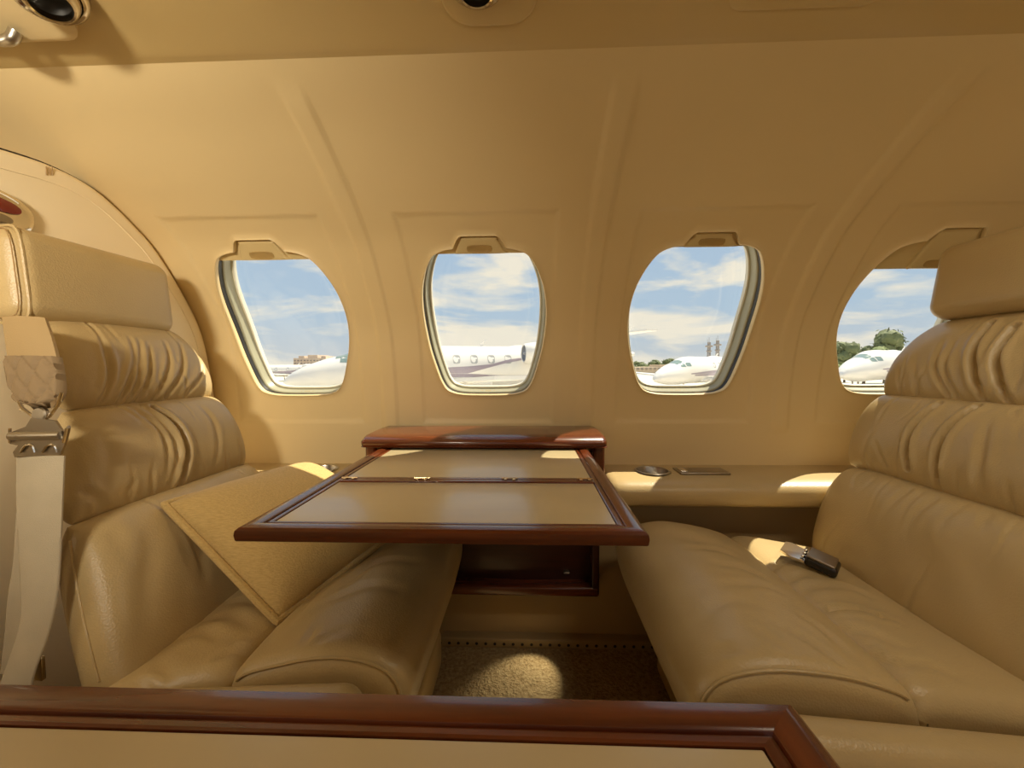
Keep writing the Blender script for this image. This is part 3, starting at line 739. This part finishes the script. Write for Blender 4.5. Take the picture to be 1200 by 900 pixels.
# ---------------------------------------------------------------- pillow
pA_, pB_, pC_ = aty(194,591,.60), aty(362,543,.835), aty(326,727,.525)
pl = thing('throw_pillow', pC_, 'gold tweed throw pillow leaning in the corner of the left seat', 'pillow')
pD_ = pB_+(pC_-pA_)*1.0+np.array([0, 0, .03])
nP = np.cross(pC_-pA_, pB_-pA_); nP /= np.linalg.norm(nP)
if nP[2] < 0: nP = -nP
s = gridlin(70); A, B = np.meshgrid((s+1)/2, (s+1)/2, indexing='ij')
base = pA_*((1-A)*(1-B))[..., None]+pC_*(A*(1-B))[..., None]+pB_*((1-A)*B)[..., None]+pD_*(A*B)[..., None]
cen_ = (pA_+pB_+pC_+pD_)/4; a1, b1 = 2*A-1, 2*B-1
base = base-(base-cen_)*(.018*((1-b1**2)*np.abs(a1)**4+(1-a1**2)*np.abs(b1)**4)+.085*np.clip(-a1, 0, 1)**7*np.clip(b1, 0, 1)**7+.012*np.abs(a1*b1)**7)[..., None]
h = .046*np.clip((1-a1**4)*(1-b1**4), 0, 1)**.55+lump(A*.3, B*.3, .0016, 30, 77)*np.clip((1-a1**4)*(1-b1**4), 0, 1)
pm = MB(); pm.grid(base+nP*h[..., None]); pm.grid(base-nP*(h*.9)[..., None], flip=True)
pm.build('cover', 'pillow', pl, angle=80)
per = np.concatenate([base[:, 0], base[-1, 1:], base[-2::-1, -1], base[0, -2:0:-1]])
fl_ = per+(per-cen_)/np.linalg.norm(per-cen_, axis=1)[:, None]*.0035
MB().tube(fl_, .0055, 8, closed=True).build('piped_edge', 'pillow', pl)

# ---------------------------------------------------------------- shoulder harness beside the left seat
sh = thing('shoulder_harness', aty(25,800,.437), 'shoulder harness hanging beside the left seat, with quilted pad and metal hook', 'seat belt')
def ribbon(Lp, Rp, Ys, th, n=30, quilt=0.0, belly=0.0):
    L_ = catmull([aty(u, v, y*.93) for (u, v), y in zip(Lp, Ys)], 8); R_ = catmull([aty(u, v, y*.93) for (u, v), y in zip(Rp, Ys)], 8)
    L_, R_ = resample(L_, n), resample(R_, n); k = np.linspace(0, 1, 25)
    G = L_[:, None]*(1-k)[None, :, None]+R_[:, None]*k[None, :, None]
    tw = (R_-L_)/np.linalg.norm(R_-L_, axis=1)[:, None]; lw = np.gradient(L_, axis=0); nn = np.cross(tw, lw); nn /= np.linalg.norm(nn, axis=1)[:, None]
    nn = np.where(nn[:, 1:2] > 0, -nn, nn)
    off = belly*np.sin(np.pi*k)[None]*np.ones((n, 1))
    if quilt:
        vv = np.linspace(0, 1, n)[:, None]; q1 = np.abs(np.sin(math.pi*(k[None]*2.5+vv*1.8))); q2 = np.abs(np.sin(math.pi*(k[None]*2.5-vv*1.8)))
        off = off+quilt*np.minimum(np.sqrt(np.minimum(q1, q2)*2), 1)
    T = G+nn[:, None]*off[..., None]; Bk = G-nn[:, None]*th
    b = MB(); b.grid(T); b.grid(Bk, flip=True)
    for e, f_ in ((T[:, 0], Bk[:, 0]), (T[:, -1], Bk[:, -1]), (T[0], Bk[0]), (T[-1], Bk[-1])): b.grid([e, f_])
    return b
ribbon([(2,372),(5,395),(9,421)], [(52,372),(60,395),(67,421)], (.560,.548,.540), .004, belly=.004).build('top_strap', 'strap', sh, angle=70)
ribbon([(9,418),(13,440),(17,460),(24,472),(38,477)], [(67,418),(71,440),(72,460),(64,471),(52,476)], (.540,.536,.532,.528,.524), .006, n=44, quilt=.006, belly=.004).build('quilted_pad', 'pad', sh, angle=80)
hk = MB(); Y = .486
hk.tube([aty(u, v, Y) for u, v in ((22,470),(26,478),(36,486),(47,494),(58,488),(68,474),(72,460))], .0020, 8)
hk.tube([aty(u, v, Y) for u, v in ((24,480),(38,486),(47,491),(60,484),(70,470))], .0016, 8)
hk.prism([aty(u, v, Y) for u, v in ((21,471),(30,470),(42,483),(34,486))], (0,.002,0)); hk.prism([aty(u, v, Y) for u, v in ((59,472),(70,462),(71,472),(60,481))], (0,.002,0))
hk.build('hook', 'chrome', sh)
bt = MB(); bt.lathe([(.0095,0),(.0095,.004),(.008,.0055),(0,.0058)], aty(50,486,Y+.002), (0,-1,0.1), 24); bt.build('button', 'gunmetal', sh)
sl = MB(); Y = .480
sl.prism([aty(u, v, Y) for u, v in ((36,490),(64,493),(73,506),(79,499),(80,502),(75,522),(70,533),(17,536),(15,530),(21,522),(11,520),(11,508),(14,506),(30,500))], (0,.003,0))
tag(sl.build('slider_plate', 'gunmetal', sh, angle=30))
br = MB(); br.tube([aty(13,511,Y-.004), aty(72,510,Y-.004)], .0052, 14); br.build('roller_bar', 'gunmetal', sh)
lpz = MB()
for u0 in (24, 50): lpz.tube(catmull([aty(u, v, Y-.0015) for u, v in ((u0,530),(u0+5,523),(u0+11,521),(u0+15,524),(u0+17,530))], 5), .0013, 6)
for uu in (11.5, 74): lpz.tube([aty(uu+(4 if uu > 50 else 0), 502, Y-.002), aty(uu, 519, Y-.002)], .0016, 6)
lpz.build('loops', 'chrome', sh)
ribbon([(19,534),(19,580),(21,640),(24,700),(22,735),(4,790),(-14,835)], [(75,534),(73,580),(70,650),(66,700),(56,745),(40,788),(30,835)], (.520,.510,.500,.492,.486,.478,.47), .0018, n=60, belly=.003).build('webbing', 'web', sh, angle=80)
ribbon([(19,600),(15,660),(9,700),(5,745),(0,790)], [(62,600),(60,660),(58,700),(52,745),(40,790)], (.530,.524,.518,.512,.506), .0016, n=40).build('rear_webbing', 'web', sh, angle=80)
bk_ = MB(); bk_.rbox(aty(44,783,.465), (.016,.006,.030), .002, 2); bk_.build('anchor_plate', 'chrome', sh)

# seat belt buckle on the right seat
pQ = atz(957,657,-.334)
bz = thing('belt_buckle', (pQ[0], pQ[1], pQ[2]-.015), 'black and chrome seat belt buckle lying at the back of the right seat', 'belt buckle')
e1 = atz(978,664,-.345)-atz(925,640,-.330); e1 /= np.linalg.norm(e1); e3 = np.array([0.15,-.25,.95]); e2 = np.cross(e3, e1); e2 /= np.linalg.norm(e2); e3 = np.cross(e1, e2)
Rm = np.stack([e1, e2, e3], 1)
m_ = MB(); m_.rbox(pQ+e1*.008, (.046,.040,.017), .006, 4, rot=Rm); m_.build('body', 'blackplastic', bz)
m_ = MB(); m_.rbox(pQ+e1*.006+e3*.0095, (.040,.037,.004), .002, 3, rot=Rm); m_.build('lift_lid', 'gunmetal', bz)
m_ = MB(); c0 = pQ-e1*.032; ol = [(-.018,.018),(-.010,.024),(.018,.020),(.018,-.020),(-.002,-.025),(-.018,-.020)]
m_.prism([c0+e1*a+e2*b_-e3*.004 for a, b_ in ol], e3*.004); m_.build('tongue_plate', 'chrome', bz, smooth=False)
m_ = MB()
for s_2 in (-.012, .0, .012): m_.lathe([(.003,0),(.0028,.003),(.0015,.0042),(0,.0044)], pQ-e1*.0185+e2*s_2+e3*.002, e3, 12)
m_.build('rivet', 'chrome', bz)

# ---------------------------------------------------------------- outside: apron and parked jets
GZ = -1.95
gp = MB(); gp.grid([[(x, y, GZ) for y in np.linspace(-60, 420, 13)] for x in np.linspace(-420, 420, 13)])
tag(gp.build('ground', 'apron', smooth=False), kind='structure', label='pale sunlit concrete apron outside the windows')
FX = [0,.10,.35,.8,1.4,2.0,2.5,3.0,3.6,5.0,7.6,9.6,11.0,12.2,13.2,13.9]
RZ = [.03,.14,.27,.43,.58,.66,.74,.80,.81,.81,.81,.80,.70,.48,.26,.08]
RY = [.03,.15,.29,.46,.60,.68,.74,.80,.81,.81,.81,.80,.68,.46,.24,.07]
CZ = [-.50,-.46,-.40,-.33,-.26,-.20,-.10,-.02,0,0,0,.02,.12,.28,.42,.52]
def fus(s, th, off=0.0):
    """fuselage surface; s metres from the nose, th angle (0 = side facing the cabin, +90 deg = top)"""
    s, th = np.broadcast_arrays(np.asarray(s, float), np.asarray(th, float))
    rz = np.interp(s, FX, RZ)+off; ry = np.interp(s, FX, RY)+off
    return np.stack([s, -ry*np.cos(th), np.interp(s, FX, CZ)+rz*np.sin(th)], -1)
def patch(b, s0, s1, z0, z1, off, n=6, m=4, sup=2.0):
    pts = []
    for a in np.linspace(0, 2*math.pi, 20, endpoint=False):
        c, s = math.cos(a), math.sin(a); r = (abs(c)**sup+abs(s)**sup)**(-1/sup)
        S = (s0+s1)/2+r*c*(s1-s0)/2; Zz = (z0+z1)/2+r*s*(z1-z0)/2
        rz = float(np.interp(S, FX, RZ)); cz_ = float(np.interp(S, FX, CZ))
        pts.append(fus(S, math.asin(max(-1, min(1, (Zz-cz_)/rz))), off))
    b.poly(pts)
def band(b, top, bot, off, n=40):
    S = np.linspace(top[0][0], top[-1][0], n); zt = np.interp(S, *zip(*top)); zb = np.interp(S, *zip(*bot)); G = []
    for q in np.linspace(0, 1, 6):
        z = zt*(1-q)+zb*q; rz = np.interp(S, FX, RZ); c = np.interp(S, FX, CZ)
        G.append(fus(S, np.arcsin(np.clip((z-c)/rz, -1, 1)), off))
    b.grid(G)
def make_jet(label, square=True):
    root = thing('parked_jet', (0,0,0), label, 'aircraft', 'parked white jets')
    th = np.linspace(0, 2*math.pi, 48, endpoint=False); S = np.concatenate([np.linspace(0, .35, 8), np.linspace(.5, 13.9, 66)])
    b = MB(); b.grid(np.array([fus(s, th) for s in S]), closed_v=True); b.poly(fus(13.9, th)); b.poly(fus(0, th))
    b.build('fuselage', 'white', root, angle=60)
    for k, s0 in enumerate((5.17,5.83,6.49,7.15,7.81) if square else (4.2,5.8,7.4)):
        w = MB(); patch(w, s0, s0+(.27 if square else .42), .12 if square else 0, .44, .006, sup=(5 if square else 2.0)); fr = w.build('cabin_window', 'cabinglass', root, smooth=False)
    for a, e in ((1.92,2.28),(2.34,2.72)):
        w = MB(); z0 = .20 if a < 2.3 else .24
        G = [[fus(s, np.arcsin(np.clip((z-np.interp(s, FX, CZ))/np.interp(s, FX, RZ), -1, 1)), .006) for s in np.linspace(a, e, 8)] for z in (z0-.02, z0+.10, z0+.20)]
        w.grid(G); w.build('cockpit_window', 'glassdark', root, smooth=False)
    w = MB(); G = [[fus(s, t, .006) for t in np.radians(np.linspace(58, 122, 10))] for s in (1.75, 2.05, 2.35)]; w.grid(G); w.build('windscreen', 'glassdark', root, smooth=False)
    b = MB(); band(b, [(2.6,-.18),(4.6,-.06),(6.4,.02),(7.3,.10),(7.9,.26),(9.0,.40)], [(2.6,-.24),(4.6,-.22),(6.4,-.24),(7.1,-.05),(7.9,.15),(9.0,.33)], .006)
    b.build('upper_stripe', 'stripe', root, smooth=False)
    b = MB(); band(b, [(3.0,-.26),(4.8,-.23),(6.4,-.25),(7.6,-.33),(9.6,-.34),(11,-.20)], [(3.0,-.34),(4.8,-.36),(6.4,-.38),(7.6,-.45),(9.6,-.42),(11,-.24)], .006)
    b.build('lower_stripe', 'stripe', root, smooth=False)
    for sy in (-1, 1):
        e = MB(); c = np.array([8.42, sy*1.22, .50])
        e.lathe([(.30,.02),(.335,0),(.37,.06),(.42,.4),(.43,1.0),(.38,1.7),(.28,2.3),(.24,2.35)], c, (1,-.0*sy,0), 36)
        eo = e.build('engine', 'white', root)
        i = MB(); i.lathe([(.315,.01),(.30,.12),(.10,.12),(.06,.02),(0,-.02)], c, (1,0,0), 36); i.build('intake', 'intake', eo)
        MB().rbox((9.3, sy*.85, .44), (1.2,.5,.10), .04, 3).build('engine_pylon', 'white', root)
        MB().prism([(4.6, sy*.6, -.62), (6.6, sy*.6, -.62), (6.9, sy*6.3, -.30), (6.1, sy*6.3, -.30)], (0,0,.10)).build('wing', 'white', root, angle=30)
        g_ = MB(); g_.tube([(6.1, sy*1.7, -.6), (6.1, sy*1.7, -1.62)], .05, 8); lg = g_.build('landing_gear', 'mast', root)
        MB().lathe([(.10,-.08),(.26,-.08),(.30,0),(.26,.08),(.10,.08)], (6.1, sy*1.7, -1.65), (0,1,0), 20).build('wheel', 'tyre', lg)
        MB().prism([(12.6, 0, 1.34), (13.5, 0, 1.34), (13.9, sy*1.7, 1.40), (13.4, sy*1.7, 1.40)], (0,0,.07)).build('tailplane', 'white', root, angle=30)
    g_ = MB(); g_.tube([(1.3,0,-.6),(1.3,0,-1.66)], .04, 8); lg = g_.build('landing_gear', 'mast', root)
    MB().lathe([(.06,-.06),(.20,-.06),(.23,0),(.20,.06),(.06,.06)], (1.3,0,-1.72), (0,1,0), 20).build('wheel', 'tyre', lg)
    MB().prism([(10.8,-.05,.75),(12.6,-.05,.62),(13.9,-.05,1.70),(13.0,-.05,1.70)], (0,.10,0)).build('tail_fin', 'white', root, angle=30)
    MB().prism([(6.85,-.015,.78),(7.05,-.015,.78),(7.32,-.015,1.06),(7.22,-.015,1.06)], (0,.03,0)).build('antenna', 'white', root, angle=30)
    MB().rbox((5.8,0,-.60), (3.2,1.25,.30), .14, 4).build('belly_fairing', 'white', root)
    return root
J = make_jet('white jet with plum stripes and square windows parked beyond the window over the table', True)
def put(o, u, v, Y, ang=0, sc=1.0):
    p = aty(u, v, Y); p = p-np.array([0, 0, -.50*sc]); o.location = p.tolist(); o.rotation_euler = (0, 0, math.radians(ang)); o.scale = (sc,)*3
J2 = copy_tree(J); J3 = copy_tree(J)
J4 = make_jet('farthest white jet with three round windows low in the leftmost window', False)
put(J, 332, 448, 14.0, 18, 1.0)
J2['label'] = 'white jet with its nose in the lower half of the window right of the table'; put(J2, 766, 445, 24, 40, 1.05)
J3['label'] = 'white jet parked by the hedge, seen through the rightmost window'; put(J3, 984, 440, 22, 30, 1.05)
put(J4, 291, 439, 55, 0, 1.0)

# buildings, masts, trees
def block(root, x, y, w, d, h, m, name='wall', z0=GZ):
    b = MB(); b.rbox((x, y, z0+h/2), (w, d, h), .05, 1); return b.build(name, m, root, smooth=False)
def building(u0, u1, v_top, Y, label, m, cols, roof):
    a, b_, t = aty(u0, 430, Y), aty(u1, 430, Y), aty((u0+u1)/2, v_top, Y)
    root = thing('terminal_building', ((a[0]+b_[0])/2, Y, GZ), label, 'building'); w = b_[0]-a[0]; h = t[2]-GZ; cx = (a[0]+b_[0])/2
    block(root, cx, Y+6, w, 12, h, m)
    for fx, fwid, fh in roof: block(root, cx+fx*w, Y+5, fwid*w, 8, fh, m, 'roof_block', GZ+h)
    for r in range(2):
        for k in range(cols):
            x = a[0]+w*(k+.5)/cols; q = MB(); q.rbox((x, Y-.05, GZ+h*(.62+.2*r)), (w/cols*.5, .2, h*.09), .02, 1); q.build('window', 'bwin', root, smooth=False)
    return root
building(344, 382, 419.5, 130, 'tan brick terminal building on the horizon in the leftmost window', 'brick', 10, ((-.3,.18,.7),(.05,.30,1.0),(.38,.14,.6)))
building(745, 800, 430, 90, 'low tan hangar below the tree line in the window right of the table', 'tanwall', 11, ((.2,.3,.5),))
def mast(u, v, Y, label):
    p = aty(u, 430, Y); t = aty(u, v, Y); x = p[0]; h = t[2]; root = thing('radio_mast', (x, Y, GZ), label, 'mast', 'radio masts')
    b = MB(); s = .42
    for sx, sy in ((-1,-1),(1,-1),(1,1),(-1,1)): b.tube([(x+sx*s, Y+sy*s, GZ), (x+sx*s*.7, Y+sy*s*.7, h)], .12, 6)
    n = 9; zs = np.linspace(GZ, h, n)
    for k in range(n-1):
        q = 1-.3*k/n
        for sy in (-1, 1): b.tube([(x-s*q, Y+sy*s*q, zs[k]), (x+s*q, Y+sy*s*q, zs[k+1])], .06, 5)
    b.build('lattice', 'mast', root, smooth=False)
    d = MB(); d.rbox((x, Y, h*.82), (1.9, 1.6, .55), .1, 2); d.rbox((x, Y, h*.60), (1.4,1.2,.4), .1, 2); d.build('platform', 'mast', root, smooth=False)
    d = MB(); d.tube([(x, Y, h), (x, Y, h+1.6)], .06, 6); d.tube([(x-.5, Y, h), (x-.5, Y, h+.9)], .05, 6); d.build('aerial', 'mast', root)
mast(830.5, 401, 140, 'left of two lattice radio masts in the window right of the table')
mast(840.5, 399, 140, 'right of two lattice radio masts in the window right of the table')
def crown(c, rad, n, leaf, seed):
    g = np.random.default_rng(seed); b = MB()
    bm_ = bmesh.new(); bmesh.ops.create_icosphere(bm_, subdivisions=2, radius=1.0)
    sv = np.array([v.co[:] for v in bm_.verts]); sf = [tuple(v.index for v in f.verts) for f in bm_.faces]; bm_.free()
    for k in range(n):
        d = g.normal(size=3); d /= np.linalg.norm(d); q = g.uniform(.25,.75)
        cc = np.array(c)+d*np.array(rad)*q; rr = np.array(rad)*g.uniform(.30,.45)
        v = sv*rr*(1+g.normal(size=(len(sv), 1))*.10)+cc; o0 = len(b.v); b.v.extend(v.tolist()); b.f.extend([tuple(i+o0 for i in f) for f in sf])
        for _ in range(leaf):
            e = g.normal(size=3); e /= np.linalg.norm(e); p = cc+e*rr*g.uniform(.95,1.35); t1 = g.normal(size=3); t1 /= np.linalg.norm(t1); t2 = np.cross(t1, e); l = np.mean(rad)*.09
            o0 = len(b.v); b.v.extend([(p+t1*l).tolist(), (p+t2*l).tolist(), (p-t1*l).tolist(), (p-t2*l).tolist()]); b.f.append((o0, o0+1, o0+2, o0+3))
    return b
def tree(u, vt, Y, wpx, label, m='leaf', seed=1, group='trees beyond the apron', name='tree'):
    t = aty(u, vt, Y); w = wpx*Y/F/2; h = t[2]-GZ; root = thing(name, (t[0], Y, GZ), label, 'tree' if name == 'tree' else name, group)
    tk = MB(); tk.tube([(t[0], Y, GZ), (t[0]+.05*w, Y, GZ+h*.35), (t[0], Y, GZ+h*.7)], [.05*h,.035*h,.015*h], 8); tk.build('trunk', 'bark', root)
    crown((t[0], Y, GZ+h*.60), (w, w, h*.40), 16, 26, seed).build('crown', m, root, smooth=False, weld=False, recalc=False)
TR = [(985,400,58,38,'dark tree at the left edge of the rightmost window'),(1012,408,72,20,'small tree between two taller trees in the rightmost window'),(1037,386,60,46,'tallest bushy tree beside the right headrest in the rightmost window'),
      (752,423,110,20,'leftmost far tree in the window right of the table'),(768,421,114,18,'second far tree from the left in the window right of the table'),(784,420,120,18,'middle far tree in the window right of the table'),
      (800,421,108,18,'far tree just left of the radio masts in the window right of the table')]
for k, (u, v, Y, w, lab) in enumerate(TR): tree(u, v, Y, w, lab, 'leaf', 60+k)
for k, (u, v, Y, w, lab) in enumerate([(990,424,44,24,'low green shrub at the left end of the hedge in the rightmost window'),(1013,417,40,30,'middle green shrub of the hedge in the rightmost window'),(1038,409,42,40,'tallest green shrub of the hedge beside the right seat')]):
    tree(u, v, Y, w, lab, 'leaf2', 80+k, 'hedge shrubs', 'shrub')

# ---------------------------------------------------------------- sky, sun, added fill lights
sc = bpy.context.scene
wd = bpy.data.worlds.new('sky'); sc.world = wd; wd.use_nodes = True; N = wd.node_tree.nodes; L = wd.node_tree.links; bg = N['Background']
tc = N.new('ShaderNodeTexCoord'); sep = N.new('ShaderNodeSeparateXYZ'); L.new(tc.outputs['Generated'], sep.inputs[0])
gr = N.new('ShaderNodeValToRGB'); cr = gr.color_ramp
cr.elements[0].position = 0; cr.elements[0].color = (.82,.80,.74,1); cr.elements[1].position = 1; cr.elements[1].color = (.25,.42,.72,1)
for p_, c_ in ((.03,(.62,.68,.72,1)),(.12,(.50,.64,.77,1)),(.30,(.46,.61,.78,1))):
    e = cr.elements.new(p_); e.color = c_
L.new(sep.outputs['Z'], gr.inputs['Fac'])
mp = N.new('ShaderNodeMapping'); mp.inputs['Scale'].default_value = (2.6,2.6,11.0); mp.inputs['Location'].default_value = (.35,0,.55); L.new(tc.outputs['Generated'], mp.inputs['Vector'])
nz = N.new('ShaderNodeTexNoise'); nz.inputs['Scale'].default_value = 1.25; nz.inputs['Detail'].default_value = 7; nz.inputs['Roughness'].default_value = .55; nz.inputs['Distortion'].default_value = .35
L.new(mp.outputs['Vector'], nz.inputs['Vector'])
rp = N.new('ShaderNodeValToRGB'); rp.color_ramp.elements[0].position = .47; rp.color_ramp.elements[0].color = (0,0,0,1); rp.color_ramp.elements[1].position = .60; rp.color_ramp.elements[1].color = (1,1,1,1)
L.new(nz.outputs['Fac'], rp.inputs['Fac'])
mx = N.new('ShaderNodeMixRGB'); mx.inputs['Color2'].default_value = (1.0,.92,.76,1); L.new(rp.outputs['Color'], mx.inputs['Fac']); L.new(gr.outputs['Color'], mx.inputs['Color1'])
L.new(mx.outputs['Color'], bg.inputs['Color']); bg.inputs['Strength'].default_value = 1.0
def light(name, kind, loc, energy, color, size=.2, size_y=None, to=None, angle=None):
    l = bpy.data.lights.new(name, kind); l.energy = energy; l.color = color
    if kind == 'AREA':
        l.size = size
        if size_y: l.shape = 'RECTANGLE'; l.size_y = size_y
    if angle: l.angle = angle
    o = bpy.data.objects.new(name, l); COL.objects.link(o); o.location = loc
    if to is not None: o.rotation_euler = (Vector(to)-Vector(loc)).to_track_quat('-Z', 'Y').to_euler()
    return o
SD = np.array([-.43,-.25,-.71])
light('sun', 'SUN', tuple(-SD*10), 9.0, (1.0,.88,.66), to=(0,0,0), angle=math.radians(.6))
la = light('left_fill_light', 'AREA', (-.44,-.29,.270), 2.2, (1.0,.88,.68), .14, .08, to=(-.74,.85,.22)); la.data.spread = math.radians(85)  # added unseen fill light, brightens the left wall and partition
light('right_fill_light', 'AREA', (.62,.235,.50), 2.4, (1.0,.88,.68), .40, .10, to=(.62,.30,-.5))  # unseen fill light put in to brighten the right seat side
light('left_end_fill_light', 'AREA', (-1.45,-.1,.20), 3.0, (1.0,.88,.66), .4, .4, to=(0,.6,.0))  # extra fill light at the left end, added to brighten the cabin
fl_ = light('carpet_patch_spot', 'SPOT', (.05,.885,-.525), .9, (1.0,.88,.62), to=(-.005,.800,-.632))  # added spot standing in for the sun patch on the carpet
fl_.data.spot_size = math.radians(62); fl_.data.spot_blend = .6; fl_.data.shadow_soft_size = .004

# ---------------------------------------------------------------- camera
cd = bpy.data.cameras.new('camera'); cd.sensor_width = 36; cd.lens = 36*F/1200; cd.clip_start = .01; cd.clip_end = 1000
co = bpy.data.objects.new('camera', cd); COL.objects.link(co); sc.camera = co
co.matrix_world = Matrix(((rt[0],up[0],-fw[0],0),(rt[1],up[1],-fw[1],0),(rt[2],up[2],-fw[2],0),(0,0,0,1)))
for o in list(sc.objects):
    if o.parent is None: o.location.z += EYE
sc.view_settings.view_transform = 'Standard'; sc.view_settings.look = 'None'; sc.view_settings.gamma = 1; sc.view_settings.exposure = 0; sc.view_settings.use_curve_mapping = False
sc.cycles.max_bounces = 10; sc.cycles.diffuse_bounces = 6; sc.cycles.sample_clamp_indirect = 6; sc.cycles.caustics_reflective = False; sc.cycles.caustics_refractive = False
